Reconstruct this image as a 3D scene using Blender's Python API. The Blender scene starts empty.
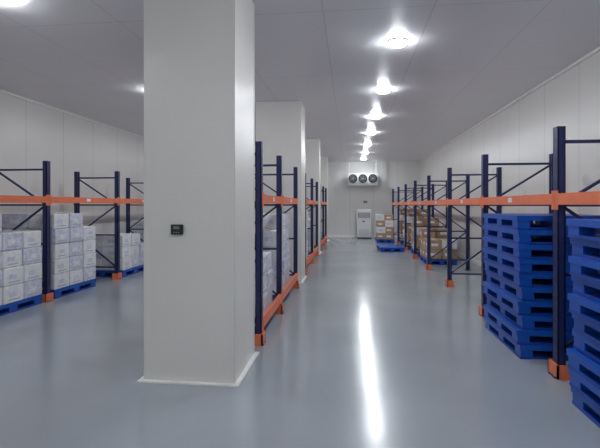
import bpy, bmesh, math, random
from mathutils import Vector, Matrix
random.seed(4)
scene=bpy.context.scene
try:
    scene.view_settings.view_transform='Standard'
except Exception: pass

# ------------------------------------------------------------ materials
def mat(name,col,rough=.5,metal=0,emit=None,estr=0,noise=0,nscale=5,spec=.5,rough_noise=0,bump=0,bscale=60,seams=None,seamcol=None,seamw=.006,detail=5):
    m=bpy.data.materials.new(name); m.use_nodes=True
    nt=m.node_tree; b=nt.nodes['Principled BSDF']
    b.inputs['Base Color'].default_value=(*col,1); b.inputs['Roughness'].default_value=rough
    b.inputs['Metallic'].default_value=metal; b.inputs['Specular IOR Level'].default_value=spec
    if emit: 
        b.inputs['Emission Color'].default_value=(*emit,1); b.inputs['Emission Strength'].default_value=estr
    tc=nt.nodes.new('ShaderNodeTexCoord')
    nz=nt.nodes.new('ShaderNodeTexNoise'); nz.inputs['Scale'].default_value=nscale; nz.inputs['Detail'].default_value=detail
    nt.links.new(tc.outputs['Object'],nz.inputs['Vector'])
    cr=nt.nodes.new('ShaderNodeValToRGB')
    cr.color_ramp.elements[0].position=.25; cr.color_ramp.elements[1].position=.75
    cr.color_ramp.elements[0].color=(*[max(0,c*(1-noise)) for c in col],1)
    cr.color_ramp.elements[1].color=(*[min(1,c*(1+noise)) for c in col],1)
    nt.links.new(nz.outputs['Fac'],cr.inputs['Fac'])
    out=cr.outputs['Color']
    if seams:
        sp=nt.nodes.new('ShaderNodeSeparateXYZ'); nt.links.new(tc.outputs['Object'],sp.inputs[0])
        last=None
        for ax,per,off in seams:
            a=nt.nodes.new('ShaderNodeMath'); a.operation='ADD'; a.inputs[1].default_value=off+100*per
            nt.links.new(sp.outputs[ax],a.inputs[0])
            d=nt.nodes.new('ShaderNodeMath'); d.operation='DIVIDE'; d.inputs[1].default_value=per
            nt.links.new(a.outputs[0],d.inputs[0])
            f=nt.nodes.new('ShaderNodeMath'); f.operation='FRACT'; nt.links.new(d.outputs[0],f.inputs[0])
            l=nt.nodes.new('ShaderNodeMath'); l.operation='LESS_THAN'; l.inputs[1].default_value=seamw*2/per
            nt.links.new(f.outputs[0],l.inputs[0])
            if last is None: last=l
            else:
                mx=nt.nodes.new('ShaderNodeMath'); mx.operation='MAXIMUM'
                nt.links.new(last.outputs[0],mx.inputs[0]); nt.links.new(l.outputs[0],mx.inputs[1]); last=mx
        mix=nt.nodes.new('ShaderNodeMix'); mix.data_type='RGBA'
        nt.links.new(last.outputs[0],mix.inputs[0]); nt.links.new(out,mix.inputs[6])
        mix.inputs[7].default_value=(*(seamcol or [c*.68 for c in col]),1)
        out=mix.outputs[2]
    nt.links.new(out,b.inputs['Base Color'])
    if rough_noise:
        mr=nt.nodes.new('ShaderNodeMapRange')
        mr.inputs['From Min'].default_value=.25; mr.inputs['From Max'].default_value=.75
        mr.inputs['To Min'].default_value=rough-rough_noise; mr.inputs['To Max'].default_value=rough+rough_noise
        nt.links.new(nz.outputs['Fac'],mr.inputs['Value']); nt.links.new(mr.outputs[0],b.inputs['Roughness'])
    if bump:
        n2=nt.nodes.new('ShaderNodeTexNoise'); n2.inputs['Scale'].default_value=bscale
        nt.links.new(tc.outputs['Object'],n2.inputs['Vector'])
        bp=nt.nodes.new('ShaderNodeBump'); bp.inputs['Strength'].default_value=bump; bp.inputs['Distance'].default_value=.02
        nt.links.new(n2.outputs['Fac'],bp.inputs['Height']); nt.links.new(bp.outputs[0],b.inputs['Normal'])
    return m

M_floor=mat('epoxy_floor',(.33,.365,.40),.19,noise=.07,nscale=.8,rough_noise=.04,bump=.09,bscale=2.5,spec=1.0,detail=3)
M_ceil=mat('ceiling_panel',(.80,.80,.82),.28,noise=.02,nscale=.8,seams=[(1,2.4,0),(0,1.2,.3)],bump=.06,bscale=1.5,seamw=.004)
M_wallR=mat('wall_panel_side',(.77,.755,.73),.33,noise=.03,nscale=.7,seams=[(1,1.15,0)],bump=.05,bscale=1.5)
M_wallE=mat('wall_panel_end',(.77,.755,.735),.4,noise=.03,nscale=.7,seams=[(0,1.15,0)])
M_pil=mat('pillar_panel',(.78,.76,.72),.33,noise=.02,nscale=1.5)
M_trim=mat('white_sealant',(.88,.88,.86),.5,noise=.05,nscale=20)
M_blue=mat('navy_steel',(.020,.028,.11),.4,noise=.15,nscale=8)
M_oran=mat('orange_steel',(.80,.195,.085),.42,noise=.1,nscale=8)
M_pal=mat('blue_plastic',(.006,.085,.45),.36,noise=.12,nscale=6,bump=.03)
M_pal2=mat('blue_plastic_dark',(.004,.05,.33),.42,noise=.15,nscale=6)
M_black=mat('black_plastic',(.02,.02,.022),.4,noise=.1)
M_white=mat('white_enamel',(.80,.81,.82),.35,noise=.03)
M_grey=mat('grey_panel',(.22,.24,.26),.4,noise=.05)
M_foam=mat('white_carton',(.80,.80,.83),.4,noise=.1,nscale=14,bump=.25,bscale=14)
M_foam2=mat('printed_carton',(.64,.65,.76),.4,noise=.25,nscale=18,bump=.25,bscale=14)
M_tape=mat('carton_seam',(.45,.45,.52),.6,noise=.1)
M_card=mat('brown_cardboard',(.44,.30,.19),.7,noise=.12,nscale=10)
M_lamp=mat('lamp_diffuser',(1,1,1),.5,emit=(.91,.955,1.0),estr=185)
M_chrome=mat('lamp_housing',(.85,.85,.85),.4,metal=0,noise=.03)
M_green=mat('lcd_screen',(.05,.10,.10),.3,emit=(.5,.9,.8),estr=.08)

# ------------------------------------------------------------ mesh builder
class B:
    def __init__(s,name,mats): s.name=name; s.mats=mats; s.bm=bmesh.new()
    def box(s,x0,x1,y0,y1,z0,z1,mi=0,M=None,bev=0):
        T=Matrix.Translation(((x0+x1)/2,(y0+y1)/2,(z0+z1)/2))@Matrix.Diagonal((x1-x0,y1-y0,z1-z0,1))
        if M is not None: T=M@T
        r=bmesh.ops.create_cube(s.bm,size=1,matrix=T)
        fs=set(f for v in r['verts'] for f in v.link_faces)
        for f in fs: f.material_index=mi
        if bev:
            es=list(set(e for f in fs for e in f.edges))
            q=bmesh.ops.bevel(s.bm,geom=es,offset=bev,segments=2,affect='EDGES',profile=.5)
            for f in q['faces']: f.material_index=mi
    def bar(s,a,b,w,t,mi=0):
        a=Vector(a);b=Vector(b);d=b-a;L=d.length
        q=d.to_track_quat('Z','Y').to_matrix().to_4x4()
        T=Matrix.Translation((a+b)/2)@q@Matrix.Diagonal((w,t,L,1))
        r=bmesh.ops.create_cube(s.bm,size=1,matrix=T)
        for f in set(f for v in r['verts'] for f in v.link_faces): f.material_index=mi
    def cone(s,c,r1,r2,h,axis='Z',mi=0,seg=24,M=None):
        R=Matrix.Identity(4)
        if axis=='Y': R=Matrix.Rotation(math.pi/2,4,'X')
        if axis=='X': R=Matrix.Rotation(math.pi/2,4,'Y')
        T=Matrix.Translation(c)@R
        if M is not None: T=M@T
        r=bmesh.ops.create_cone(s.bm,cap_ends=True,segments=seg,radius1=r1,radius2=r2,depth=h,matrix=T)
        for f in set(f for v in r['verts'] for f in v.link_faces): f.material_index=mi
    def torus(s,c,R,r,mi=0,n=28,k=6):
        vs=[]
        for i in range(n):
            a=2*math.pi*i/n; ring=[]
            for j in range(k):
                b=2*math.pi*j/k
                ring.append(s.bm.verts.new((c[0]+(R+r*math.cos(b))*math.cos(a),c[1]+r*math.sin(b),c[2]+(R+r*math.cos(b))*math.sin(a))))
            vs.append(ring)
        for i in range(n):
            for j in range(k):
                f=s.bm.faces.new((vs[i][j],vs[(i+1)%n][j],vs[(i+1)%n][(j+1)%k],vs[i][(j+1)%k])); f.material_index=mi
    def done(s):
        bmesh.ops.recalc_face_normals(s.bm,faces=s.bm.faces)
        me=bpy.data.meshes.new(s.name)
        s.bm.to_mesh(me); s.bm.free()
        for m in s.mats: me.materials.append(m)
        o=bpy.data.objects.new(s.name,me); scene.collection.objects.link(o)
        return o

# ------------------------------------------------------------ room
XL,XR,Y0,Y1,H=-6.5,3.4,-4.0,21.6,3.75
def slab(name,m,*a):
    b=B(name,[m]); b.box(*a); return b.done()
slab('floor',M_floor,XL-.2,XR+.2,Y0-.2,Y1+.2,-.2,0)
slab('ceiling',M_ceil,XL-.2,XR+.2,Y0-.2,Y1+.2,H,H+.2)
slab('wall_left',M_wallR,XL-.2,XL,Y0,Y1,0,H)
slab('wall_right',M_wallR,XR,XR+.2,Y0,Y1,0,H)
slab('wall_back',M_wallE,XL-.2,XR+.2,Y1,Y1+.2,0,H)
slab('wall_front',M_wallE,XL-.2,XR+.2,Y0-.2,Y0,0,H)
slab('baseboard_left',M_trim,XL,XL+.03,Y0,Y1,0,.10)
slab('baseboard_right',M_trim,XR-.03,XR,Y0,Y1,0,.10)
slab('baseboard_back',M_trim,XL+.03,XR-.03,Y1-.03,Y1,0,.10)
slab('trim_1',M_trim,XR-.04,XR,Y0,Y1,H-.04,H)
slab('trim_2',M_trim,XL,XL+.04,Y0,Y1,H-.04,H)

def pillar(x0,x1,y0,y1):
    b=B('pillar',[M_pil,M_trim])
    b.box(x0,x1,y0,y1,0,H-.001,0,bev=.012)
    w=.045
    b.box(x0-w,x1+w,y0-w,y0+.01,0,.012,1); b.box(x0-w,x1+w,y1-.01,y1+w,0,.012,1)
    b.box(x0-w,x0+.01,y0,y1,0,.012,1); b.box(x1-.01,x1+w,y0,y1,0,.012,1)
    t=.04
    for (x,y,sx,sy) in ((x0,y0,1,1),(x1,y0,-1,1),(x0,y1,1,-1),(x1,y1,-1,-1)):
        xs=sorted((x-sx*.003,x+sx*t)); ys=sorted((y-sy*.003,y+sy*t))
        b.box(xs[0],xs[1],ys[0] if sy>0 else ys[1]-.003,ys[0]+.003 if sy>0 else ys[1],.013,H-.002,0)
        b.box(xs[0] if sx>0 else xs[1]-.003,xs[0]+.003 if sx>0 else xs[1],ys[0],ys[1],.013,H-.002,0)
    return b.done()
pillar(-1.865,-1.02,3.76,4.56)
pillar(-1.95,-1.0,8.85,9.65)
pillar(-1.95,-1.0,14.0,14.8)
pillar(-1.95,-1.0,19.1,19.9)

b=B('temperature_controller',[M_black,M_green,M_grey])
b.box(-1.60,-1.49,3.725,3.757,1.335,1.425,0,bev=.006)
b.box(-1.572,-1.518,3.720,3.726,1.385,1.408,1)
for i in range(3): b.cone((-1.567+i*.022,3.722,1.354),.006,.006,.008,'Y',2,12)
b.done()

# ------------------------------------------------------------ lamps
def lamp(x,y):
    b=B('flush_ceiling_lamp',[M_chrome,M_lamp])
    t=H-.002
    b.cone((x,y,t-.009),.128,.132,.018,'Z',0,32)
    b.cone((x,y,t-.030),.106,.118,.024,'Z',1,32)
    b.cone((x,y,t-.049),.06,.106,.014,'Z',1,32)
    b.done()
y=-1.4
while y<21: lamp(.62,y); y+=2.4
y=-3.3
while y<21: lamp(-3.6,y); y+=3.68

# ------------------------------------------------------------ racks
def rack(xf,xb,ys,low=False,HT=2.33,beamz=1.67):
    b=B('pallet_rack',[M_blue,M_oran,M_black,M_white])
    sgn=1 if xb>xf else -1
    pw=.085
    for y in ys:
        for x in (xf,xb):
            fc=-1 if x==xf else 1
            fx=x+fc*sgn*pw/2
            b.box(*sorted((fx,fx-fc*sgn*.012)),y-.045,y+.045,0.01,HT,0)
            b.box(*sorted((fx,fx-fc*sgn*.07)),y-.045,y-.035,0.01,HT,0)
            b.box(*sorted((fx,fx-fc*sgn*.07)),y+.035,y+.045,0.01,HT,0)
            b.box(*sorted((fx-fc*sgn*.060,fx-fc*sgn*.072)),y-.045,y-.020,0.01,HT,0)
            b.box(*sorted((fx-fc*sgn*.060,fx-fc*sgn*.072)),y+.020,y+.045,0.01,HT,0)
            b.box(x-.075,x+.075,y-.07,y+.07,0,.012,0)
            z=.3
            while z<HT-.05:
                b.box(*sorted((fx+fc*sgn*.001,fx-fc*sgn*.003)),y-.022,y-.012,z,z+.03,2)
                b.box(*sorted((fx+fc*sgn*.001,fx-fc*sgn*.003)),y+.012,y+.022,z,z+.03,2)
                z+=.1
        xa=xf+sgn*.03; xc=xb-sgn*.03
        for z in (.25,.95,1.6,HT-.14):
            b.bar((xa,y,z),(xc,y,z),.035,.03)
        b.bar((xa,y,.27),(xc,y,.93),.035,.025)
        b.bar((xc,y,.97),(xa,y,1.58),.035,.025)
        b.bar((xa,y,1.62),(xc,y,HT-.16),.035,.025)
        gx=xf-sgn*(pw/2+.012)
        b.box(*sorted((gx-sgn*.012,gx+sgn*.008)),y-.09,y+.09,.0,.13,1)
        b.box(*sorted((gx-sgn*.012,gx+sgn*.11)),y-.09,y-.078,.0,.13,1)
        b.box(*sorted((gx-sgn*.012,gx+sgn*.11)),y+.078,y+.09,.0,.13,1)
    for i in range(len(ys)-1):
        ya,yb=ys[i]+.045,ys[i+1]-.045
        for x in (xf,xb):
            f=-1 if x==xf else 1
            xo=x+f*sgn*.03
            b.box(xo-.022,xo+.022,ya,yb,beamz-.052,beamz+.052,1)
            b.box(*sorted((xo,xo-f*sgn*.045)),ya,yb,beamz-.052,beamz+.02,1)
            for yy,s in ((ya,1),(yb,-1)):
                b.box(*sorted((x+f*sgn*(pw/2+.001),x+f*sgn*(pw/2+.006))),*sorted((yy-s*.05,yy+s*.02)),beamz-.10,beamz+.08,1)
            if x==xf:
                ym=(ya+yb)/2; xs=xo-sgn*.022
                b.box(*sorted((xs,xs-sgn*.002)),ym-.06,ym+.06,beamz-.025,beamz+.03,3)
        if low:
            xo=xf-sgn*.03
            b.box(xo-.022,xo+.022,ya,yb,.17,.29,1)
            b.box(xb-.025,xb+.025,ya,yb,.17,.29,1)
            for yy,s in ((ya,1),(yb,-1)):
                b.box(*sorted((xf-sgn*(pw/2+.001),xf-sgn*(pw/2+.006))),*sorted((yy-s*.05,yy+s*.02)),.13,.32,1)
    return b.done()

ysR=[-.3,2.0]+[4.3+2.25*i for i in range(8)]
ysR=[y for y in ysR if y<21.2]
rack(1.95,2.87,ysR,beamz=1.655)
ysL=[6.67+2.2*i for i in range(-4,7)]
rack(-5.02,-5.94,ysL,beamz=1.69)
rack(-1.05,-1.93,[4.92,6.35,8.3],low=True)
rack(-1.05,-1.93,[9.95,11.9,13.7],low=True)
rack(-1.05,-1.93,[15.1,17.0,18.8],low=True)

# ------------------------------------------------------------ pallets
def pallet(b,cx,cy,z,lx=1.0,ly=1.2,rot=0,mi=0,mi2=1):
    M=Matrix.Translation((cx,cy,z))@Matrix.Rotation(rot,4,'Z')
    hx,hy=lx/2,ly/2
    for x in (-hx+.06,0,hx-.06): b.box(x-.055,x+.055,-hy+.01,hy-.01,0,.025,mi2,M)
    for y in (-hy+.07,0,hy-.07): b.box(-hx+.01,hx-.01,y-.05,y+.05,.002,.023,mi2,M)
    for x in (-hx+.07,0,hx-.07):
        for y in (-hy+.09,0,hy-.09):
            b.box(x-.06,x+.06,y-.08,y+.08,.02,.105,mi,M)
    b.box(-hx,hx,-hy,-hy+.045,.095,.148,mi,M); b.box(-hx,hx,hy-.045,hy,.095,.148,mi,M)
    b.box(-hx,-hx+.045,-hy+.045,hy-.045,.095,.148,mi,M); b.box(hx-.045,hx,-hy+.045,hy-.045,.095,.148,mi,M)
    n=9
    for i in range(n):
        x=-hx+.045+(i+.5)*(lx-.09)/n
        b.box(x-.036,x+.036,-hy+.045,hy-.045,.128,.146,mi,M)
    for y in (-.3*ly,-.1*ly,.1*ly,.3*ly):
        b.box(-hx+.045,hx-.045,y-.02,y+.02,.10,.128,mi2,M)

def pallet_stack(cx,cy,n,z0=0):
    b=B('plastic_pallet_stack',[M_pal,M_pal2])
    for i in range(n):
        pallet(b,cx+(random.uniform(-.03,.03) if i else 0),cy+(random.uniform(-.03,.03) if i else 0),z0+i*.149,rot=random.uniform(-.018,.018),mi=0)
    return b.done()
pallet_stack(2.27,3.13,10)
pallet_stack(2.25,5.32,10)

# ------------------------------------------------------------ goods
def goods(name,x0,y0,heights,mats=(0,1),ch=.26,rows=2,lx=1.0,ly=1.2,pal=True,jit=.02):
    b=B(name,[M_pal,M_pal2,M_foam,M_foam2,M_tape,M_card])
    if pal: pallet(b,x0+lx/2,y0+ly/2,0,lx,ly)
    zb=.149 if pal else 0
    n=len(heights); cd=ly/n-.006; cw=lx/rows-.006
    for j,hn in enumerate(heights):
        for i in range(rows):
            h=hn[i] if isinstance(hn,(list,tuple)) else hn
            for k in range(h):
                cx=x0+(i+.5)*lx/rows; cy=y0+(j+.5)*ly/n
                M=Matrix.Translation((cx+random.uniform(-jit,jit)*.8,cy,zb+k*ch))@Matrix.Rotation(random.uniform(-.022,.022),4,'Z')
                mi=random.choice(mats)
                b.box(-cw/2+.006,cw/2-.006,-cd/2+.006,cd/2-.006,.001,ch-.003,mi,M,bev=.014)
                b.box(-.025,.025,-cd/2+.005,cd/2-.005,ch-.004,ch-.0005,4,M)
                for sx in (-1,1):
                    xx=sx*(cw/2-.006)
                    o=random.uniform(-.03,.03)
                    b.box(*sorted((xx-.002,xx+.002)),-.09+o,.05+o,ch*.35,ch*.62,(3 if mi==2 else 2),M)
                    b.box(xx-.0015,xx+.0015,-.11,.11,ch*.16,ch*.22,4,M)
                    yy=sx*(cd/2-.006)
                    b.box(-.12+o,.06+o,yy-.002,yy+.002,ch*.35,ch*.62,(3 if mi==2 else 2),M)
    return b.done()
W=(2,2,3)
goods('carton_pallet',-6.02,3.05,[5,5,4],W)
goods('carton_pallet',-5.98,5.33,[5,4,4],W)
goods('carton_pallet',-5.98,6.84,[5,5,(5,4)],W)
goods('carton_pallet',-5.98,9.05,[3,3,2],W)
goods('carton_pallet',-5.98,11.3,[4,4,4],W)
goods('carton_pallet',-5.98,13.5,[4,3,4],W)
goods('carton_pallet',-5.98,15.7,[4,4,4],W)
G=dict(lx=.82,ly=1.15)
goods('carton_pallet',-1.93,5.05,[2,3,3],W,**G)
goods('carton_pallet',-1.93,6.85,[4,5,5],W,**G)
goods('carton_pallet',-1.93,10.3,[5,5,5],W,**G)
goods('carton_pallet',-1.93,12.2,[4,4,4],W,**G)
goods('carton_pallet',-1.93,15.5,[4,4,4],W,**G)
goods('carton_pallet',2.04,11.9,[2,2,3],(2,5,5),lx=.8,ly=1.15)
goods('carton_pallet',2.04,13.75,[3,4,4],(5,5,2),lx=.8,ly=1.2)
goods('carton_pallet',2.04,15.85,[5,4,4],(5,5,2),lx=.8,ly=1.2)
goods('carton_pallet',2.04,18.1,[5,5,4],(5,2,2),lx=.8,ly=1.2)
goods('carton_pallet',1.13,18.6,[3,4,4],(5,5,2),lx=.72,ly=1.2)
b=B('plastic_pallet',[M_pal,M_pal2]); pallet(b,1.40,15.6,0,lx=.8,rot=.06); b.done()

# ------------------------------------------------------------ evaporator (air cooler)
b=B('ceiling_air_cooler',[M_white,M_black,M_grey])
ex0,ex1,ey0,ey1,ez0,ez1=-.12,1.33,20.75,21.3,2.60,3.10
b.box(ex0,ex1,ey0,ey1,ez0,ez1,0,bev=.02)
b.box(ex0+.03,ex1-.03,ey0+.03,ey1-.03,ez0-.06,ez0,0)
for i in range(3):
    cx=ex0+.26+i*.465; cz=(ez0+ez1)/2
    b.cone((cx,ey0-.03,cz),.205,.19,.07,'Y',1,28)
    b.torus((cx,ey0-.07,cz),.20,.012,1)
    for r in (.07,.13): b.torus((cx,ey0-.075,cz),r,.005,2)
    b.cone((cx,ey0-.075,cz),.045,.045,.02,'Y',2,16)
    for a in range(5):
        an=a*2*math.pi/5
        b.bar((cx,ey0-.07,cz),(cx+.18*math.cos(an),ey0-.07,cz+.18*math.sin(an)),.012,.008,2)
for x in (ex0+.1,ex1-.1):
    for y in (ey0+.08,ey1-.08): b.cone((x,y,(ez1+H-.002)/2),.012,.012,H-.002-ez1,'Z',0,8)
b.cone((ex1+.08,ey1-.1,2.95),.025,.025,.2,'X',0,12)
b.box(ex1+.14,ex1+.19,ey1-.13,ey1-.07,2.9,H-.002,0)
b.done()

b=B('floor_standing_air_conditioner',[M_white,M_grey,M_black])
x0,x1,y0,y1=.32,1.0,20.8,21.25
b.box(x0,x1,y0,y1,.06,1.38,0,bev=.02)
b.box(x0+.03,x1-.03,y0+.03,y1-.03,0,.06,2)
b.box(x0+.06,x1-.06,y0-.008,y0+.01,.98,1.24,1)
for i in range(5): b.box(x0+.08,x1-.08,y0-.02,y0-.006,1.0+i*.048,1.015+i*.048,0)
b.box(x0+.06,x1-.06,y0-.006,y0+.01,.12,.6,0)
for i in range(6): b.box(x0+.1,x1-.1,y0-.012,y0-.004,.16+i*.05,.17+i*.05,1)
b.box(x0+.26,x0+.38,y0-.012,y0,.80,.85,2)
b.done()

b=B('wall_notice_board',[M_white,M_grey]); b.box(.62,.88,Y1-.02,Y1-.001,1.66,1.84,0); b.box(.65,.85,Y1-.024,Y1-.019,1.69,1.81,1); b.done()

# ------------------------------------------------------------ camera
yaw=math.atan(50/433)
cd_=bpy.data.cameras.new('camera'); cam=bpy.data.objects.new('camera',cd_); scene.collection.objects.link(cam)
cd_.sensor_width=36; cd_.lens=36*433/600
cd_.shift_y=-(224-205)/600
cam.location=(0,0,1.6); cam.rotation_euler=(math.pi/2,0,yaw)
cd_.clip_end=200
scene.camera=cam
w=bpy.data.worlds.new('world'); scene.world=w; w.use_nodes=True
w.node_tree.nodes['Background'].inputs[0].default_value=(.6,.65,.7,1); w.node_tree.nodes['Background'].inputs[1].default_value=.3
